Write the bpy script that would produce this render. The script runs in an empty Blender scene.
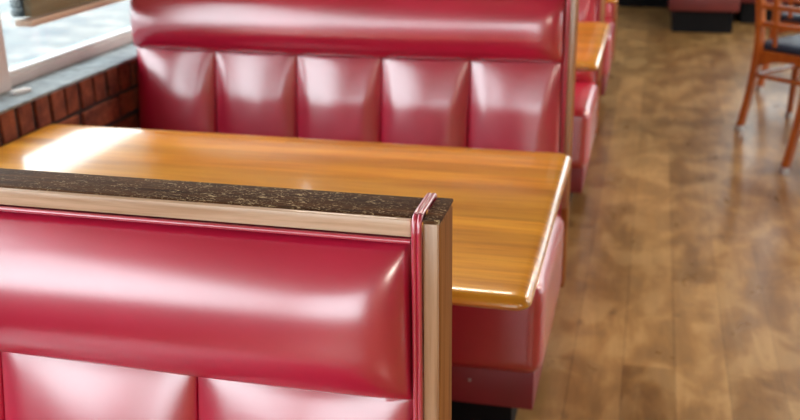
import bpy, bmesh, math, random
from mathutils import Vector, Matrix, Quaternion
random.seed(7)
SC = bpy.context.scene
COL = SC.collection
R = math.radians

# ------------------------------------------------------------------ materials
def new_mat(name):
    m = bpy.data.materials.new(name); m.use_nodes = True
    nt = m.node_tree; nt.nodes.clear()
    out = nt.nodes.new('ShaderNodeOutputMaterial'); b = nt.nodes.new('ShaderNodeBsdfPrincipled')
    nt.links.new(b.outputs[0], out.inputs[0])
    return m, nt, b
def N(nt, typ, **kw):
    n = nt.nodes.new(typ)
    for k, v in kw.items():
        if k.startswith('i_'): n.inputs[k[2:].replace('_', ' ')].default_value = v
        else: setattr(n, k, v)
    return n
def L(nt, a, b): nt.links.new(a, b)
def coords(nt, scale=(1,1,1), rot=(0,0,0), loc=(0,0,0)):
    tc = N(nt, 'ShaderNodeTexCoord'); mp = N(nt, 'ShaderNodeMapping')
    mp.inputs['Scale'].default_value = scale; mp.inputs['Rotation'].default_value = rot
    mp.inputs['Location'].default_value = loc
    L(nt, tc.outputs['Object'], mp.inputs['Vector']); return mp.outputs['Vector']
def ramp(nt, src, stops):
    r = N(nt, 'ShaderNodeValToRGB'); e = r.color_ramp.elements
    while len(e) < len(stops): e.new(0.5)
    for el, (p, c) in zip(e, stops): el.position = p; el.color = (*c, 1)
    L(nt, src, r.inputs[0]); return r.outputs[0]
def noise(nt, vec, scale, detail=4, rough=.55, dist=0):
    n = N(nt, 'ShaderNodeTexNoise'); n.inputs['Scale'].default_value = scale
    n.inputs['Detail'].default_value = detail; n.inputs['Roughness'].default_value = rough
    n.inputs['Distortion'].default_value = dist
    L(nt, vec, n.inputs['Vector']); return n.outputs['Fac']
def mix(nt, fac, a, b, mode='MIX'):
    m = N(nt, 'ShaderNodeMix', data_type='RGBA', blend_type=mode)
    for s, v in ((m.inputs[0], fac), (m.inputs[6], a), (m.inputs[7], b)):
        if isinstance(v, (int, float)): s.default_value = v
        elif isinstance(v, tuple): s.default_value = (*v, 1)
        else: L(nt, v, s)
    return m.outputs[2]
def bump(nt, b, h, strength=.2, dist=.01):
    n = N(nt, 'ShaderNodeBump'); n.inputs['Strength'].default_value = strength; n.inputs['Distance'].default_value = dist
    L(nt, h, n.inputs['Height']); L(nt, n.outputs[0], b.inputs['Normal'])

def mat_vinyl(name, c1, c2, rough=.34, coat=1, cior=2.1):
    m, nt, b = new_mat(name)
    v = coords(nt)
    L(nt, ramp(nt, noise(nt, v, 6, 3), [(.3, c1), (.75, c2)]), b.inputs['Base Color'])
    b.inputs['Roughness'].default_value = rough
    b.inputs['Coat Weight'].default_value = coat; b.inputs['Coat Roughness'].default_value = .24; b.inputs['Coat IOR'].default_value = cior
    b.inputs['Specular IOR Level'].default_value = .9
    bump(nt, b, noise(nt, v, 420, 2), .12, .0006)
    return m
def mat_flat(name, c, rough=.5, metal=0, var=.12, scale=30, bmp=0):
    m, nt, b = new_mat(name); v = coords(nt)
    lo = tuple(x*(1-var) for x in c); hi = tuple(min(1, x*(1+var)) for x in c)
    f = noise(nt, v, scale, 4)
    L(nt, ramp(nt, f, [(.3, lo), (.7, hi)]), b.inputs['Base Color'])
    b.inputs['Roughness'].default_value = rough; b.inputs['Metallic'].default_value = metal
    if bmp: bump(nt, b, f, bmp, .004)
    return m
def mat_wood(name, dark, mid, light, axis='x', rough=.3, coat=.5, board=None, fine=1.0, croug=.08):
    m, nt, b = new_mat(name)
    st = {'x': (.7, 9, 9), 'y': (9, .7, 9), 'z': (9, 9, .7)}[axis]
    v = coords(nt, st)
    g = noise(nt, v, 3.2*fine, 8, .62, .6)
    col = ramp(nt, g, [(.28, dark), (.5, mid), (.74, light)])
    st2 = {'x': (2, 70, 70), 'y': (70, 2, 70), 'z': (70, 70, 2)}[axis]
    v2 = coords(nt, st2)
    col = mix(nt, .35, col, ramp(nt, noise(nt, v2, 2.5, 4), [(.3, dark), (.6, light)]))
    if board:
        tc = N(nt, 'ShaderNodeTexCoord'); br = N(nt, 'ShaderNodeTexBrick')
        br.inputs['Scale'].default_value = 1; br.inputs['Mortar Size'].default_value = .0004
        br.inputs['Brick Width'].default_value = 6; br.inputs['Row Height'].default_value = board
        br.inputs['Color1'].default_value = (.55,.55,.55,1); br.inputs['Color2'].default_value = (1.15,1.15,1.15,1)
        br.inputs['Mortar'].default_value = (.5,.5,.5,1); br.offset = .37
        L(nt, tc.outputs['Object'], br.inputs['Vector'])
        col = mix(nt, .55, col, br.outputs['Color'], 'MULTIPLY')
    L(nt, col, b.inputs['Base Color'])
    b.inputs['Roughness'].default_value = rough
    b.inputs['Coat Weight'].default_value = coat; b.inputs['Coat Roughness'].default_value = croug
    bump(nt, b, noise(nt, v2, 2.5, 3), .04, .001)
    return m

RED = mat_vinyl('red_vinyl', (.47,.004,.036), (.57,.007,.052))
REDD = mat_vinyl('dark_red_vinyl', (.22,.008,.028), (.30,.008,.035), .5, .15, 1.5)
TABLE = mat_wood('honey_wood', (.38,.105,.005), (.68,.25,.012), (.90,.43,.04), 'x', .28, .65, .062, 1.0, .09)
TEDGE = mat_wood('honey_wood_edge', (.38,.105,.005), (.68,.25,.012), (.90,.43,.04), 'x', .25, .8)
TAN = mat_wood('tan_wood', (.38,.19,.085), (.66,.40,.26), (.80,.56,.40), 'x', .35, .4, None, 1.4, .15)
POST = mat_wood('post_wood', (.14,.045,.012), (.30,.115,.03), (.46,.20,.06), 'z', .75, .0, None, 1.0, .12)
REDF = mat_vinyl('maroon_vinyl', (.13,.005,.010), (.17,.007,.014), .5, .1, 1.5)
PFACE = mat_wood('post_face_wood', (.22,.085,.03), (.46,.23,.11), (.60,.36,.21), 'z', .3, .6, None, 1.2, .2)
CHAIRW = mat_wood('chair_wood', (.19,.032,.005), (.37,.080,.010), (.52,.15,.020), 'z', .35, .5, None, 1.0, .15)
BLACK = mat_flat('black_kick', (.006,.007,.010), .7)
BLACK.node_tree.nodes['Principled BSDF'].inputs['Specular IOR Level'].default_value = .2
BLACKV = mat_flat('black_vinyl', (.010,.022,.05), .45)
STEEL = mat_flat('steel_glide', (.6,.6,.62), .3, 1, .05)
IRON = mat_flat('black_iron', (.02,.02,.022), .45, .3)
LEDGE = mat_flat('painted_ledge', (.215,.245,.265), .65, 0, .4, 22, .3)
ALU = mat_flat('pinkish_frame', (.62,.56,.56), .45, 0, .05, 8)
WHITEF = mat_flat('white_frame', (.85,.86,.87), .35, 0, .03, 8)
WALLP = mat_flat('plaster', (.46,.33,.19), .8, 0, .06, 3)
CEIL = mat_flat('ceiling_paint', (.30,.22,.13), .85, 0, .04, 3)
SLAT = mat_wood('slat_wood', (.20,.15,.07), (.32,.25,.13), (.42,.34,.19), 'y', .5, .1)
SLATE = mat_flat('slat_end', (.02,.05,.065), .6)
RAILB = mat_wood('blind_rail_wood', (.5,.34,.24), (.62,.46,.35), (.7,.56,.45), 'y', .4, .3)
CORD = mat_flat('cord', (.7,.66,.6), .8)
LEAF = mat_flat('leaf', (.07,.13,.055), .6, 0, .3, 8)
STEMM = mat_flat('stem', (.12,.08,.04), .8)
WHITEP = mat_flat('white_plastic', (.9,.9,.9), .4, 0, .02)

def mat_scratched():
    m, nt, b = new_mat('worn_dark_wood')
    v = coords(nt, (3, 30, 30))
    base = ramp(nt, noise(nt, v, 3, 6, .6, .4), [(.3, (.035,.012,.004)), (.6, (.10,.038,.012)), (.8, (.20,.085,.03))])
    v2 = coords(nt, (60, 130, 130))
    sc = ramp(nt, noise(nt, v2, 2.2, 5, .7, 1.5), [(.56, (0,0,0)), (.63, (1,1,1))])
    msk = ramp(nt, noise(nt, coords(nt, loc=(.1,0,0)), 9, 3, .6), [(.36, (.0,.0,.0)), (.50, (1,1,1))])
    sx = N(nt, 'ShaderNodeSeparateXYZ'); L(nt, coords(nt), sx.inputs[0]); mr = N(nt, 'ShaderNodeMapRange')
    for k, q in ((1, -.72), (2, -.45), (3, .25), (4, 1.0)): mr.inputs[k].default_value = q
    L(nt, sx.outputs[0], mr.inputs[0])
    f = mix(nt, 1.0, mix(nt, 1.0, sc, msk, 'MULTIPLY'), mr.outputs[0], 'MULTIPLY')
    L(nt, mix(nt, f, base, (.62,.44,.24)), b.inputs['Base Color'])
    b.inputs['Roughness'].default_value = .65; b.inputs['Specular IOR Level'].default_value = .12; b.inputs['Coat Weight'].default_value = .0; b.inputs['Coat Roughness'].default_value = .3
    bump(nt, b, sc, .25, .0008)
    return m
POST.node_tree.nodes['Principled BSDF'].inputs['Specular IOR Level'].default_value = .12
SCR = mat_scratched()

def mat_brick():
    m, nt, b = new_mat('red_brick')
    v = coords(nt)
    n1 = noise(nt, v, 40, 5, .7); n2 = noise(nt, v, 9, 3)
    c = ramp(nt, n1, [(.3, (.06,.014,.008)), (.5, (.20,.045,.022)), (.72, (.36,.11,.05))])
    c = mix(nt, .35, c, ramp(nt, n2, [(.35, (.05,.012,.01)), (.65, (.40,.13,.06))]))
    L(nt, c, b.inputs['Base Color']); b.inputs['Roughness'].default_value = .85
    bump(nt, b, n1, .5, .006); return m
BRICK = mat_brick()
MORTAR = mat_flat('dark_mortar', (.055,.045,.045), .9, 0, .3, 60, .3)

def mat_floor():
    m, nt, b = new_mat('plank_floor')
    vec = coords(nt, (1,1,1), (0,0,R(90)))
    def brick(c1, c2, mort, bias=0):
        br = N(nt, 'ShaderNodeTexBrick')
        br.inputs['Scale'].default_value = 1; br.inputs['Mortar Size'].default_value = .0018
        br.inputs['Mortar Smooth'].default_value = .3
        br.inputs['Brick Width'].default_value = 1.05; br.inputs['Row Height'].default_value = .142
        br.inputs['Color1'].default_value = (*c1,1); br.inputs['Color2'].default_value = (*c2,1); br.inputs['Mortar'].default_value = (*mort,1)
        br.inputs['Bias'].default_value = bias; br.offset = .41; br.squash = 1
        L(nt, vec, br.inputs['Vector']); return br.outputs['Color']
    tone = brick((.14,.062,.014), (.50,.31,.13), (.07,.03,.01))
    g = noise(nt, coords(nt, (8, 1.1, 1)), 2.2, 8, .65, 1.0)
    blot = noise(nt, coords(nt, (1.5, .9, 1)), 5.2, 5, .55, .4)
    c = mix(nt, .36, tone, ramp(nt, g, [(.3, (.12,.05,.01)), (.5, (.34,.18,.05)), (.70, (.62,.42,.19))]))
    c = mix(nt, .33, c, ramp(nt, blot, [(.40, (.10,.038,.006)), (.5, (.32,.16,.035)), (.60, (.62,.41,.17))]))
    kn = noise(nt, coords(nt, (1.5, 1, 1)), 11, 3, .5)
    c = mix(nt, ramp(nt, kn, [(.66, (0,0,0)), (.76, (.6,.6,.6))]), c, (.10,.05,.02))
    L(nt, c, b.inputs['Base Color'])
    r = N(nt, 'ShaderNodeMapRange'); r.inputs[3].default_value = .2; r.inputs[4].default_value = .42
    L(nt, blot, r.inputs[0]); L(nt, r.outputs[0], b.inputs['Roughness'])
    b.inputs['Specular IOR Level'].default_value = .6
    b.inputs['Coat Weight'].default_value = .6; b.inputs['Coat Roughness'].default_value = .3
    bump(nt, b, g, .06, .002)
    return m
FLOOR = mat_floor()
def mat_glass():
    m = bpy.data.materials.new('window_glass'); m.use_nodes = True; nt = m.node_tree; nt.nodes.clear()
    out = N(nt, 'ShaderNodeOutputMaterial'); t = N(nt, 'ShaderNodeBsdfTransparent'); g = N(nt, 'ShaderNodeBsdfGlossy')
    g.inputs['Roughness'].default_value = .02; t.inputs['Color'].default_value = (.93,.97,.96,1)
    f = N(nt, 'ShaderNodeLayerWeight'); pw = N(nt, 'ShaderNodeMath', operation='POWER'); pw.inputs[1].default_value = 5
    L(nt, f.outputs['Facing'], pw.inputs[0]); ma = N(nt, 'ShaderNodeMath', operation='MULTIPLY_ADD'); ma.inputs[1].default_value = .9; ma.inputs[2].default_value = .06
    L(nt, pw.outputs[0], ma.inputs[0])
    mx = N(nt, 'ShaderNodeMixShader'); L(nt, ma.outputs[0], mx.inputs[0]); L(nt, t.outputs[0], mx.inputs[1]); L(nt, g.outputs[0], mx.inputs[2])
    L(nt, mx.outputs[0], out.inputs[0]); return m
GLASS = mat_glass()
def mat_ground():
    m, nt, b = new_mat('outside_paving')
    v = coords(nt)
    c = ramp(nt, noise(nt, v, 3.0, 6, .6), [(.35, (.10,.12,.135)), (.5, (.165,.17,.17)), (.66, (.27,.26,.24))])
    L(nt, c, b.inputs['Base Color']); b.inputs['Roughness'].default_value = .9; return m
GROUND = mat_ground()
def mat_emit(name, c, s):
    m, nt, b = new_mat(name); b.inputs['Base Color'].default_value = (.9,.9,.9,1)
    b.inputs['Emission Color'].default_value = (*c,1); b.inputs['Emission Strength'].default_value = s; return m

# ------------------------------------------------------------------ helpers
def obj(name, bm, mat, parent=None, smooth=True, loc=None):
    me = bpy.data.meshes.new(name); bmesh.ops.recalc_face_normals(bm, faces=bm.faces); bm.to_mesh(me); bm.free()
    me.materials.append(mat)
    if smooth:
        me.shade_smooth()
        try: me.set_sharp_from_angle(angle=R(38))
        except Exception: pass
    o = bpy.data.objects.new(name, me); COL.objects.link(o)
    if parent is not None: o.parent = parent
    if loc is not None: o.location = loc
    return o
def tag(o, label, cat, group=None, kind=None):
    o['label'] = label; o['category'] = cat
    if group: o['group'] = group
    if kind: o['kind'] = kind
    return o
def thing(name, label, cat, loc=(0,0,0), rz=0, group=None):
    o = bpy.data.objects.new(name, None); COL.objects.link(o); o.empty_display_size = .1
    o.location = loc; o.rotation_euler = (0,0,rz); return tag(o, label, cat, group)
def struct(name, bm, mat, smooth=False):
    o = obj(name, bm, mat, None, smooth); o['kind'] = 'structure'; return o
def copy_tree(o, parent=None):
    c = o.copy(); COL.objects.link(c)
    if parent is not None: c.parent = parent
    for ch in list(o.children): copy_tree(ch, c)
    return c
def box(bm, x0, x1, y0, y1, z0, z1, bev=0, seg=2):
    t = bmesh.new(); bmesh.ops.create_cube(t, size=1)
    for v in t.verts: v.co = Vector(((x0+x1)/2+v.co.x*(x1-x0), (y0+y1)/2+v.co.y*(y1-y0), (z0+z1)/2+v.co.z*(z1-z0)))
    if bev: bmesh.ops.bevel(t, geom=list(t.edges), offset=bev, segments=seg, profile=.5, affect='EDGES')
    me = bpy.data.meshes.new('t'); t.to_mesh(me); t.free(); bm.from_mesh(me); bpy.data.meshes.remove(me); return bm
def BX(*a, **k): return box(bmesh.new(), *a, **k)
def sweep(bm, pts, w, d, up=Vector((0,1,0)), rnd=.3, caps=True, sides=12):
    """rounded-rectangle section (w x d) swept along pts; w/d may be lists"""
    pts = [Vector(p) for p in pts]; n = len(pts); rings = []
    for i, p in enumerate(pts):
        t = (pts[min(i+1, n-1)]-pts[max(i-1, 0)]).normalized()
        a = up - up.dot(t)*t; a.normalize(); s = t.cross(a).normalized()
        ww = w[i] if isinstance(w, (list, tuple)) else w; dd = d[i] if isinstance(d, (list, tuple)) else d
        ring = []
        for k in range(sides):
            th = 2*math.pi*(k+.5)/sides; c, q = math.cos(th), math.sin(th)
            e = rnd if rnd < 1 else 1
            cx = math.copysign(abs(c)**e, c); cy = math.copysign(abs(q)**e, q)
            ring.append(bm.verts.new(p + s*(cx*ww/2) + a*(cy*dd/2)))
        rings.append(ring)
    for i in range(n-1):
        for k in range(sides):
            k2 = (k+1) % sides
            bm.faces.new((rings[i][k], rings[i][k2], rings[i+1][k2], rings[i+1][k]))
    if caps: bm.faces.new(rings[0][::-1]); bm.faces.new(rings[-1])
    return bm
def smooth_pts(pts, n=8):
    pts = [Vector(p) for p in pts]; P = [pts[0]] + pts + [pts[-1]]; out = []
    for i in range(1, len(P)-2):
        for k in range(n):
            t = k/n; a, b, c, d = P[i-1], P[i], P[i+1], P[i+2]
            out.append(.5*((2*b)+(-a+c)*t+(2*a-5*b+4*c-d)*t*t+(-a+3*b-3*c+d)*t**3))
    out.append(pts[-1]); return out
def pad(x0, x1, z0, z1, back, surf, nu=24, nv=24, flip=1):
    """closed padded panel: grid front y=surf(u,v), flat back at y=back; flip=-1 mirrors y"""
    bm = bmesh.new(); F = []; B = []
    for j in range(nv+1):
        v = j/nv; rf = []; rb = []
        for i in range(nu+1):
            u = i/nu
            uu = .5-.5*math.cos(math.pi*u); vv = .5-.5*math.cos(math.pi*v)
            y, dz = surf(uu, vv)
            x = x0+(x1-x0)*uu; z = z0+(z1-z0)*vv
            rf.append(bm.verts.new((x, y*flip, z+dz))); rb.append(bm.verts.new((x, back*flip, z)))
        F.append(rf); B.append(rb)
    for j in range(nv):
        for i in range(nu):
            bm.faces.new((F[j][i], F[j][i+1], F[j+1][i+1], F[j+1][i])); bm.faces.new((B[j][i+1], B[j][i], B[j+1][i], B[j+1][i+1]))
    for i in range(nu):
        bm.faces.new((F[0][i+1], F[0][i], B[0][i], B[0][i+1])); bm.faces.new((F[nv][i], F[nv][i+1], B[nv][i+1], B[nv][i]))
    for j in range(nv):
        bm.faces.new((F[j][0], F[j+1][0], B[j+1][0], B[j][0])); bm.faces.new((F[j+1][nu], F[j][nu], B[j][nu], B[j+1][nu]))
    return bm
def prof(s, p, q=.5): return max(0.0, 1-abs(2*s-1)**p)**q

# ------------------------------------------------------------------ booth benches
XL = -1.451                   # wall end of the benches
SEAM = .850; TOP = 1.047
def make_bench(loc, label, opp_end=-.232, opp=.47, sag=0.0):
    """front plane of the end post at local y = 0, camera side is -y"""
    t = thing('booth_bench', label, 'booth bench', (0, loc, 0), 0, None)
    XR = -.209
    # wood
    obj('top_rail', BX(XL, -.207, .002, .062, TOP-.022, TOP, bev=.0035, seg=3), SCR, t)
    obj('rail_face', BX(XL, -.208, -.004, .004, TOP-.019, TOP-.0015, bev=.0015), TAN, t)
    obj('end_post', BX(-.1965, -.180, 0, .064, .20, TOP-.006, bev=.003, seg=3), POST, t)
    obj('post_cap', BX(-.197, -.1795, -.0035, .0645, TOP-.004, TOP, bev=.0015, seg=2), SCR, t)
    obj('post_face', BX(-.1965, -.1815, -.0035, .002, .44, TOP-.004, bev=.0012), PFACE, t)
    bm = bmesh.new()
    box(bm, XL, -.214, .018, .046, .10, TOP-.02)
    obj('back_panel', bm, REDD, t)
    # welt running up the front, over the top
    for s in (-.2045, -.1995):
        p = [(s, -.006, .42), (s, -.007, .9), (s, -.007, TOP-.03), (s, -.0065, TOP-.010), (s, -.003, TOP+.000), (s, .006, TOP+.003), (s, .030, TOP+.003), (s, .058, TOP+.003), (s, .066, TOP-.001), (s, .0675, TOP-.012), (s, .067, TOP-.04), (s, .066, .9), (s, .066, .46)]
        obj('welt', sweep(bmesh.new(), smooth_pts(p, 6), .0054, .0056, Vector((0,1,.3)), 1, True, 10), RED, t)
    pz = TOP-.0225
    obj('welt', sweep(bmesh.new(), [(XL, -.006, pz), (-.8, -.006, pz), (-.208, -.006, pz)], .0055, .0055, Vector((0,0,1)), 1, True, 10), RED, t)
    # padded back, both sides
    for side, flip in ((0, 1), (1, -1)):
        off = 0 if flip == 1 else -.064     # mirrored faces live at y = +.064
        def sh(y): return y if flip == 1 else y-.064
        z1 = TOP-.026
        def roll(u, v):
            d = .058*prof(v, 2.3, .62)*prof(u, 16, .45)
            d *= 1-.05*math.sin(u*9+v*2)*.3
            return sh(.014 - d - .016*(1-v)), (-.006*math.sin(math.pi*u)-sag*(XL+(XR-XL)*u+.40))*(1-v)
        obj('head_roll', pad(XL, XR, SEAM, z1, sh(.019), roll, 90, 26, flip), RED, t)
        n = 5; w = (XR-XL)/n; zb = .44
        for k in range(n):
            rr = random.Random(k*7+side)
            a = rr.uniform(-.004, .004); bsk = rr.uniform(.9, 1.1)
            def chan(u, v, a=a, b_=bsk):
                top = min(1, (1-v)/.30); top = top**.55
                pu = 1.75+.9*(1-v)
                ed = prof(u, pu, .55)
                # tension folds fan out from the two upper corners
                du = min(u, 1-u)
                fold = .0035*math.exp(-((du-.10-.22*(1-v))/.06)**2)*math.exp(-((v-.72)/.22)**2)
                d = (.040*b_)*ed*(.22+.78*top)*min(1, v/.12+.2) + fold*ed
                if v > .995: d *= .3
                lean = .055*(1-v)
                return sh(.012 - d - lean + a*.3*(1-v)), -.005*math.sin(math.pi*((k+u)/n))-sag*(XL+(XR-XL)*(k+u)/n+.40)*v
            obj('back_channel', pad(XL+k*w+.0006, XL+(k+1)*w-.0006, zb, SEAM, sh(.019), chan, 26, 30, flip), RED, t)
    # seats
    for flip in (1, -1):
        y0, y1 = (-.53, 0.0) if flip == 1 else (.064, opp)
        xr = -.184 if flip == 1 else opp_end
        front = y0 if flip == 1 else y1; rear = y1 if flip == 1 else y0
        bx = bmesh.new(); box(bx, XL, xr, min(front, rear), max(front, rear), (.198), .440, bev=.040, seg=6)
        bmesh.ops.subdivide_edges(bx, edges=[e for e in bx.edges if e.calc_length() > .12], cuts=14, use_grid_fill=True)
        cy = (y0+y1)/2; cx = (XL+xr)/2
        for v in bx.verts:
            px = max(0, 1-((v.co.x-cx)/((xr-XL)/2))**4); py = max(0, 1-((v.co.y-cy)/((y1-y0)/2))**2)
            if v.co.z > .4: v.co.z += .018*px*py
            if abs(v.co.y-front) < .03: v.co.y += (-1 if flip == 1 else 1)*.008*px
        s = obj('seat_cushion', bx, RED, t)
        yb0, yb1 = (y0+.022, .032) if flip == 1 else (.032, y1-.022)
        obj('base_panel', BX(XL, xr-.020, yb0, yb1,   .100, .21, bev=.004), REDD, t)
        ya, yb = (y0+.05, -.002) if flip == 1 else (.066, y1-.05)
        obj('toe_kick', BX(XL+.01, xr-.075, ya, yb, 0, .10), BLACK, t, False)
        if flip == 1:
            bt = bmesh.new(); bmesh.ops.create_uvsphere(bt, u_segments=12, v_segments=8, radius=.004, matrix=Matrix.Translation((-.36, yb0, .165)))
            obj('upholstery_tack', bt, STEEL, t)
            obj('welt', sweep(bmesh.new(), smooth_pts([(XL, y0-.003, .415), (-.8, y0-.006, .415), (xr-.03, y0-.001, .415)], 5), .005, .005, Vector((0,0,1)), 1, True, 8), RED, t)
    return t
make_bench(.861, 'red padded booth bench nearest the camera, its scratched dark top rail in focus', sag=.021)
make_bench(2.578, 'red booth bench across the near table, five padded back channels beside the brick window ledge')
make_bench(4.20, 'red booth bench behind the second wooden table, mostly hidden by the bench in front', -.195, .255)
make_bench(5.84, 'farthest red booth bench of the window row, only its dark red aisle end showing', -.232)

# ------------------------------------------------------------------ tables
def make_table(y0, y1, xr, label):
    xl = -1.438; th = .025; z = .752; rc = .022
    t = thing('booth_table', label, 'table', ((xl+xr)/2, (y0+y1)/2, 0)); ox, oy = t.location.x, t.location.y
    # rounded-corner slab with bullnose profile
    def outline(inset):
        r = max(.004, rc-inset*.4); pts = []
        for cx, cy, a0 in ((xr-inset-r, y1-inset-r, 0), (xl+inset+r, y1-inset-r, 90), (xl+inset+r, y0+inset+r, 180), (xr-inset-r, y0+inset+r, 270)):
            for k in range(7):
                a = R(a0+k*15); pts.append((cx+r*math.cos(a)-ox, cy+r*math.sin(a)-oy))
        return pts
    bm = bmesh.new(); rings = []
    prf = [(.010, z-th), (.003, z-th+.004), (0, z-th+.009), (.0005, z-.0125), (.003, z-.0085), (.007, z-.0048), (.012, z-.002), (.018, z-.0005), (.024, z), (.06, z)]
    for ins, zz in prf: rings.append([bm.verts.new((x, y, zz)) for x, y in outline(ins)])
    n = len(rings[0])
    for a, b in zip(rings, rings[1:]):
        for k in range(n): bm.faces.new((a[k], a[(k+1) % n], b[(k+1) % n], b[k]))
    bm.faces.new(rings[0][::-1]); bm.faces.new(rings[-1])
    obj('tabletop', bm, TABLE, t)
    for sx in (-.38, .30):
        c = bmesh.new(); bmesh.ops.create_cone(c, cap_ends=True, segments=24, radius1=.035, radius2=.035, depth=.66, matrix=Matrix.Translation((sx, 0, .385)))
        obj('pedestal_column', c, IRON, t)
        f = bmesh.new(); box(f, sx-.03, sx+.03, -.26, .26, 0, .035, bev=.01); box(f, sx-.14, sx+.14, -.03, .03, .001, .036, bev=.01)
        obj('pedestal_foot', f, IRON, t)
        p = BX(sx-.12, sx+.12, -.2, .2, .712, z-th, bev=.003); obj('mounting_plate', p, IRON, t)
    return t
make_table(1.320, 2.094, -.140, 'glossy honey coloured wooden booth table right behind the nearest bench back')
make_table(3.03, 3.83, -.138, 'small orange wooden table end visible beyond the second bench along the aisle')
make_table(4.46, 5.25, -.140, 'farthest wooden booth table, a tiny orange corner at the top edge by the aisle')

# ------------------------------------------------------------------ chairs
def make_chair(loc, rz, label):
    t = thing('dining_chair', label, 'chair', (loc[0], loc[1], 0), rz, None)
    up = Vector((1,0,0))
    for s in (-1, 1):
        p = smooth_pts([(s*.205, -.235, 0), (s*.190, -.198, .20), (s*.180, -.180, .42), (s*.178, -.196, .58), (s*.176, -.235, .76), (s*.172, -.275, .93)], 6)
        l = obj('leg', sweep(bmesh.new(), p, [.034+.012*min(1, q.z/.4) for q in p], .034, up, .45), CHAIRW, t)
        g = bmesh.new(); bmesh.ops.create_cone(g, cap_ends=True, segments=14, radius1=.022, radius2=.020, depth=.030, matrix=Matrix.Translation((s*.205, -.235, .015))); obj('glide', g, STEEL, l)
        p = [(s*.200, .185, 0), (s*.188, .176, .2), (s*.182, .170, .43)]
        l = obj('leg', sweep(bmesh.new(), p, [.026, .03, .036], [.026, .03, .036], up, .45), CHAIRW, t)
        g = bmesh.new(); bmesh.ops.create_cone(g, cap_ends=True, segments=14, radius1=.022, radius2=.020, depth=.030, matrix=Matrix.Translation((s*.200, .185, .015))); obj('glide', g, STEEL, l)
    # arched aprons
    def arch(a, b, th):
        bm = bmesh.new(); a = Vector(a); b = Vector(b); n = 14; d = (b-a).normalized(); s = Vector((-d.y, d.x, 0))*th/2; prev = None
        for i in range(n+1):
            u = i/n; p = a.lerp(b, u); lo = .325+.045*math.sin(math.pi*u)**.7; hi = .412
            q = [bm.verts.new(p+s+Vector((0,0,lo))), bm.verts.new(p-s+Vector((0,0,lo))), bm.verts.new(p-s+Vector((0,0,hi))), bm.verts.new(p+s+Vector((0,0,hi)))]
            if prev:
                for k in range(4): bm.faces.new((prev[k], prev[(k+1)%4], q[(k+1)%4], q[k]))
            else: bm.faces.new(q[::-1])
            prev = q
        bm.faces.new(prev); return bm
    C = [(-.178,-.172), (.178,-.172), (.18,.168), (-.18,.168)]
    for i in range(4):
        a, b = C[i], C[(i+1) % 4]
        obj('apron', arch((*a,0), (*b,0), .02), CHAIRW, t, False)
        z = .285; e = 1.035
        obj('stretcher', sweep(bmesh.new(), [(a[0]*e, a[1]*e, z), (b[0]*e, b[1]*e, z)], .026, .02, Vector((0,0,1)), .5), CHAIRW, t)
    # seat
    bm = BX(-.205, .205, -.165, .215, .408, .450, bev=.016, seg=4)
    bmesh.ops.subdivide_edges(bm, edges=[e for e in bm.edges if e.calc_length() > .1], cuts=8, use_grid_fill=True)
    for v in bm.verts:
        if v.co.z > .436: v.co.z += .012*max(0, 1-(v.co.x/.205)**2)*max(0, 1-((v.co.y-.025)/.19)**2)
    obj('seat', bm, BLACKV, t)
    # lattice back
    def yb(z): return -.180 if z < .45 else -.180-.01*(z-.45)/.13 if z < .58 else -.190-.035*(z-.58)/.18 if z < .76 else -.225-.037*(z-.76)/.17
    for z, h in ((.545, .028), (.635, .028), (.725, .028), (.885, .075)):
        obj('back_rail' if h < .05 else 'crest_rail', sweep(bmesh.new(), [(-.172, yb(z), z), (0, yb(z)-.012, z), (.172, yb(z), z)], h, .018, Vector((0,1,0)), .4), CHAIRW, t)
    for x in (-.085, .085):
        p = [(x, yb(z)-.010, z) for z in (.44, .58, .76, .86)]
        obj('back_slat', sweep(bmesh.new(), p, .022, .014, Vector((0,1,0)), .4), CHAIRW, t)
    return t
F = Vector((.65, .76, 0)).normalized(); RT = Vector((F.y, -F.x, 0)); RZ = math.atan2(F.y, F.x)-math.pi/2
def chair_at(foot, label, extra=0):
    c = Vector((foot[0], foot[1], 0)) + RT*.205 + F*.235
    return make_chair(c, RZ+extra, label)
chair_at((.490, 5.130), 'orange brown wooden chair with lattice back and black seat, at top right')
chair_at((.634, 4.440), 'nearest wooden chair, only one splayed rear leg in view at the right edge')
chair_at((.665, 6.050), 'wooden chair seen through the lattice back of the chair at top right')

# ------------------------------------------------------------------ far booth
def far_booth(x0, y0, y1, label, w=.52):
    t = thing('aisle_booth', label, 'booth bench', (x0+w/2, (y0+y1)/2, 0)); ox, oy = t.location.x, t.location.y
    a, b, c, d = x0-ox, x0+w-ox, y0-oy, y1-oy
    obj('toe_kick', BX(a+.035, b-.035, c+.04, d-.03, 0, .17), BLACK, t, False)
    obj('base_panel', BX(a, b, c, d, .17, .30, bev=.006), REDF, t)
    obj('seat_cushion', BX(a-.015, b-.1, c-.01, d, .30, .46, bev=.04, seg=5), REDF, t)
    obj('backrest', BX(b-.13, b-.01, c, d, .44, 1.0, bev=.04, seg=5), REDF, t)
    obj('top_rail', BX(b-.14, b, c-.005, d, 1.0, 1.03, bev=.005), POST, t)
far_booth(.150, 7.95, 9.15, 'dark red booth end on a tall black base, far up the aisle')
far_booth(.70, 8.45, 9.15, 'second dark red booth end, half hidden in shade beside the far aisle booth')

# ------------------------------------------------------------------ room shell
X0, X1, Y0, Y1, H = -1.60, 6.2, -3.0, 9.25, 2.75
GX = -1.584
struct('floor', BX(X0-.05, X1+.1, Y0-.1, Y1+.1, -.08, 0), FLOOR)
struct('ceiling', BX(X0-.15, X1+.15, Y0-.15, Y1+.15, H, H+.1), CEIL)
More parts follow.
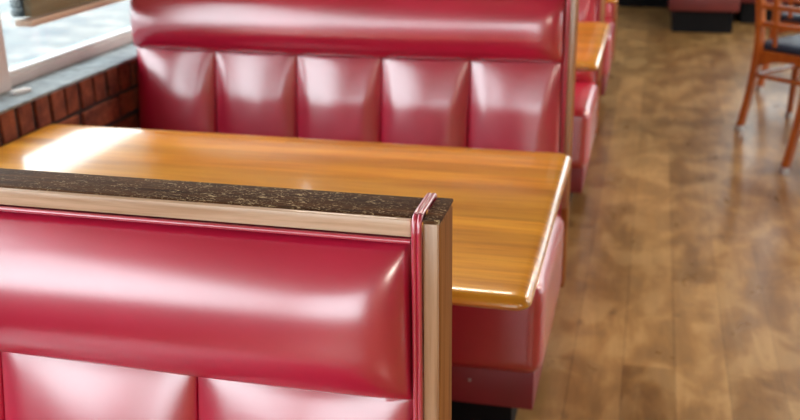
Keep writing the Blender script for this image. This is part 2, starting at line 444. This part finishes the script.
# low brick wall under the windows: mortar core, each brick standing proud
BXF = -1.460
struct('wall_left', BX(X0-.12, BXF-.008, Y0, Y1, 0, .809), MORTAR)
bm = bmesh.new(); rb = random.Random(3)
y = Y0
while y < Y1-.08:
    j = rb.uniform(-.002, .002); box(bm, BXF-.02, BXF+j, y+.006, y+.062, .735, .810, bev=.004, seg=2); y += .0695
for row in range(9):
    z1 = .725-row*.0765; y = Y0+(.1 if row % 2 else 0)
    while y < Y1-.2:
        j = rb.uniform(-.002, .002); box(bm, BXF-.02, BXF+j, y+.005, y+.192, z1-.062, z1, bev=.004, seg=1); y += .203
w = struct('trim_1', bm, BRICK)
struct('trim_2', BX(GX-.02, BXF+.001, Y0, Y1, .8085, .817, bev=.003), LEDGE)
# upper wall above window heads
struct('wall_header', BX(X0-.12, GX+.04, Y0, Y1, 2.25, H), WALLP)
MU = [-2.05, .0, 2.085, 4.185, 6.285, 8.355]
for i, ym in enumerate(MU):
    struct('trim_%d' % (i+3), BX(GX-.045, GX+.022, ym-.055, ym+.052, .817, 2.25, bev=.003), ALU)
struct('trim_10', BX(GX-.045, GX+.022, 9.1, 9.25, .817, 2.25, bev=.003), ALU)
ends = MU + [9.155]
for i in range(len(MU)):
    a, b = ends[i]+.052, ends[i+1]-.055
    fr = struct('window_%d' % (i+1), BX(GX-.03, GX-.027, a+.01, b-.01, .85, 2.22), GLASS)
    f = bmesh.new(); box(f, GX-.04, GX+.004, a, b, .817, .844, bev=.004)
    o = obj('sill_rail', f, ALU, fr)
    obj('sill_bead', BX(GX-.03, GX-.002, a, b, .843, .857, bev=.004), WHITEF, fr)
    obj('head_rail', BX(GX-.04, GX+.004, a, b, 2.2, 2.25, bev=.004), ALU, fr)
    if i in (2, 3, 4):
        lab = {2: 'wooden slat blind hanging low over the window beside the near booth table', 3: 'wooden slat blind of the next window along, behind the second bench', 4: 'wooden slat blind of the far window, out of view along the row'}[i]
        t = thing('window_blind', lab, 'blind', (GX+.041, (a+b)/2, .968)); hw = (b-a)/2-.06
        obj('bottom_rail', BX(-.026, .026, -hw, hw, 0, .018, bev=.003), RAILB, t)
        sl = bmesh.new(); se = bmesh.new(); z = .025; k = 0
        while z < 1.2:
            box(sl, -.025, .025, -hw+.006, hw-.006, z, z+.003)
            box(se, -.030, .004, -hw+rb.uniform(-.006,.004), -hw+.010, z-.0003, z+.0030)
            z += .0065 if k < 26 else .034; k += 1
        obj('slat_stack', sl, SLAT, t, False)['kind'] = 'stuff'; obj('slat_edging', se, SLATE, t, False)['kind'] = 'stuff'
        for yy in (-hw+.62, hw-.3):
            obj('ladder_cord', sweep(bmesh.new(), [(.028, yy, .01), (.028, yy, 1.2)], .003, .003, Vector((0,1,0)), 1, True, 6), CORD, t)
        obj('valance', BX(-.03, .035, -hw, hw, 1.2, 1.28, bev=.003), RAILB, t)
# far wall, right wall, rear wall
struct('baseboard_back', BX(X0+.2, X1, Y1-.02, Y1, 0, .14, bev=.003), BLACK)
def wall_open(name, horiz, c, thick, a0, a1, opens, zb, zt):
    bm = bmesh.new()
    def bb(p, q, z0, z1):
        if horiz: box(bm, p, q, c, c+thick, z0, z1)
        else: box(bm, c, c+thick, p, q, z0, z1)
    bb(a0, a1, 0, zb); bb(a0, a1, zt, H); cur = a0
    for o0, o1 in opens: bb(cur, o0, zb, zt); cur = o1
    bb(cur, a1, zb, zt); struct(name, bm, WALLP)
OPB = [(.95, 2.4), (2.55, 4.2), (4.35, 6.0)]
OPF = [(-1.4, .9)]
wall_open('wall_front', True, Y0-.12, .12, X0-.12, X1, OPF, .7, 2.5)
OPR = [(2.8, 4.8), (6.0, 8.2)]
wall_open('wall_back', True, Y1, .12, X0-.12, X1, OPB, 1.0, 2.55)
wall_open('wall_right', False, X1, .12, Y0, Y1, OPR, .85, 2.3)
wi = 7
for (a, b) in OPF:
    g = struct('window_%d' % wi, BX(a, b, Y0-.07, Y0-.065, .7, 2.5), GLASS); wi += 1
    f = bmesh.new(); box(f, a, b, Y0-.09, Y0-.03, .7, .75); box(f, a, b, Y0-.09, Y0-.03, 2.45, 2.5); box(f, a, a+.05, Y0-.09, Y0-.03, .75, 2.45); box(f, b-.05, b, Y0-.09, Y0-.03, .75, 2.45)
    obj('window_frame', f, WHITEF, g, False)
for (a, b) in OPR:
    g = struct('window_%d' % wi, BX(X1+.06, X1+.065, a, b, .85, 2.3), GLASS); wi += 1
    f = bmesh.new(); box(f, X1+.03, X1+.09, a, b, .85, .9); box(f, X1+.03, X1+.09, a, b, 2.25, 2.3); box(f, X1+.03, X1+.09, a, a+.05, .9, 2.25); box(f, X1+.03, X1+.09, b-.05, b, .9, 2.25)
    obj('window_frame', f, WHITEF, g, False)
for (a, b) in OPB:
    g = struct('window_%d' % wi, BX(a, b, Y1+.065, Y1+.07, 1.0, 2.55), GLASS); wi += 1
    f = bmesh.new(); box(f, a, b, Y1+.03, Y1+.09, 1.0, 1.05); box(f, a, b, Y1+.03, Y1+.09, 2.5, 2.55); box(f, a, a+.05, Y1+.03, Y1+.09, 1.05, 2.5); box(f, b-.05, b, Y1+.03, Y1+.09, 1.05, 2.5)
    obj('window_frame', f, WHITEF, g, False)
# little white catch left on the ledge
bm = BX(-.008, .008, -.024, .018, 0, .011, bev=.003, seg=3); box(bm, -.005, .005, .012, .028, .001, .009, bev=.002)
o = obj('window_catch', bm, WHITEP, None, True, (-1.520, 2.112, .817)); o.rotation_euler = (0,0,R(-25))
tag(o, 'small white plastic catch lying on the grey window ledge', 'catch')

# ------------------------------------------------------------------ outdoors
gb = BX(-30, X0-.125, -25, 40, -.12, -.02); o = struct('ground', gb, GROUND)
def shrub(x, y, r, h, label):
    t = thing('low_shrub', label, 'shrub', (x, y, -.02), 0, 'low shrubs outside the window'); rn = random.Random(int(x*100+y*10))
    st = bmesh.new(); lf = bmesh.new()
    for k in range(16):
        a = rn.uniform(0, 6.28); rr = r*rn.uniform(.2, .9); tip = Vector((math.cos(a)*rr, math.sin(a)*rr, h*rn.uniform(.6, 1)))
        sweep(st, smooth_pts([(0,0,0), tip*.5+Vector((0,0,h*.1)), tip], 3), .008, .008, Vector((.3,1,0)), 1, True, 5)
        for q in range(16):
            c = tip*rn.uniform(.45, 1.05)+Vector((rn.gauss(0,.03), rn.gauss(0,.03), rn.gauss(0,.02)))
            u = Vector((rn.gauss(0,1), rn.gauss(0,1), rn.gauss(0,.6))).normalized(); v = u.cross(Vector((rn.gauss(0,1), rn.gauss(0,1), rn.gauss(0,1)))).normalized()
            s = rn.uniform(.02, .035)
            vs = [lf.verts.new(c+u*s*1.4), lf.verts.new(c+v*s*.5+u*s*.2), lf.verts.new(c-u*s), lf.verts.new(c-v*s*.5+u*s*.2)]; lf.faces.new(vs)
    obj('stems', st, STEMM, t); obj('leaves', lf, LEAF, t, False)
for x, y, r, h in ((-2.25, 3.35, .22, .26), (-2.35, 3.85, .24, .28), (-2.22, 4.4, .2, .24), (-2.4, 4.95, .25, .28), (-2.3, 5.6, .22, .25)):
    shrub(x, y, r, h, 'low green shrub growing outside the window below the blind')

# ------------------------------------------------------------------ lights
W = bpy.data.worlds.new('World'); SC.world = W; W.use_nodes = True; nt = W.node_tree; nt.nodes.clear()
wo = N(nt, 'ShaderNodeOutputWorld'); bg = N(nt, 'ShaderNodeBackground'); bg.inputs[0].default_value = (.88,.94,1,1); bg.inputs[1].default_value = 5
L(nt, bg.outputs[0], wo.inputs[0])
def area(name, loc, rot, sx, sy, energy, color=(1,1,1), portal=False):
    l = bpy.data.lights.new(name, 'AREA'); l.shape = 'RECTANGLE'; l.size = sx; l.size_y = sy; l.energy = energy; l.color = color
    if portal: l.cycles.is_portal = True
    o = bpy.data.objects.new(name, l); COL.objects.link(o); o.location = loc; o.rotation_euler = rot; return o
area('window_portal_left', (GX-.02, (Y0+Y1)/2, 1.55), (0, R(-90), 0), 1.4, Y1-Y0, 0, portal=True)
for a, b in OPF: area('window_portal_front', ((a+b)/2, Y0-.02, 1.6), (R(90), 0, 0), b-a, 1.8, 0, portal=True)
for a, b in OPB: area('window_portal_back', ((a+b)/2, Y1, 1.775), (R(-90), 0, 0), b-a, 1.55, 0, portal=True)
for a, b in OPR: area('window_portal_right', (X1-.0, (a+b)/2, 1.575), (0, R(90), 0), 1.45, b-a, 0, portal=True)
FILL = mat_emit('fill_diffuser', (1,.88,.72), 6)
for i, (x, y) in enumerate(((2.3, -1.6), (-.7, 3.45), (2.7, 3.2), (1.8, 4.8), (4.2, 4.8), (2.6, 7.4))):  # unseen fixtures added as warm fill to lift floor, tables and booths
    t = thing('fill_light', 'added square fill light under the ceiling, out of view', 'fill light', (x, y, H-.03), 0, 'added fill lights')
    f = bmesh.new()
    for q in ((-.32,.32,-.32,-.29), (-.32,.32,.29,.32), (-.32,-.29,-.29,.29), (.29,.32,-.29,.29)): box(f, *q, 0, .03)
    obj('frame', f, WHITEF, t, False); obj('diffuser', BX(-.29, .29, -.29, .29, .012, .024), FILL, t, False)
    area('fill_lamp', (x, y, H-.035), (0,0,0), .56, .56, 18 if x < 0 else 33, (1,.90,.78))

# ------------------------------------------------------------------ camera
f, p, psi, roll, HC = 979.8, R(20.263), R(14.319), R(-.85), 1.3823
fw = Vector((-math.sin(psi)*math.cos(p), math.cos(psi)*math.cos(p), -math.sin(p))); r = Vector((math.cos(psi), math.sin(psi), 0)); u = r.cross(fw)
r2 = r*math.cos(roll)+u*math.sin(roll); u2 = -r*math.sin(roll)+u*math.cos(roll)
cd = bpy.data.cameras.new('camera'); cd.sensor_width = 36; cd.lens = f/800*36; cd.clip_start = .02
cd.dof.use_dof = True; cd.dof.focus_distance = 1.02; cd.dof.aperture_fstop = 7.0
co = bpy.data.objects.new('camera', cd); COL.objects.link(co)
m3 = Matrix((r2, u2, -fw)).transposed(); co.matrix_world = Matrix.Translation((0, 0, HC)) @ m3.to_4x4()
SC.camera = co
SC.view_settings.view_transform = 'Standard'; SC.view_settings.look = 'None'; SC.view_settings.gamma = 1
SC.view_settings.exposure = .25; SC.view_settings.use_curve_mapping = False
SC.cycles.max_bounces = 8; SC.cycles.transparent_max_bounces = 12; SC.cycles.caustics_reflective = False
SC.cycles.use_denoising = True
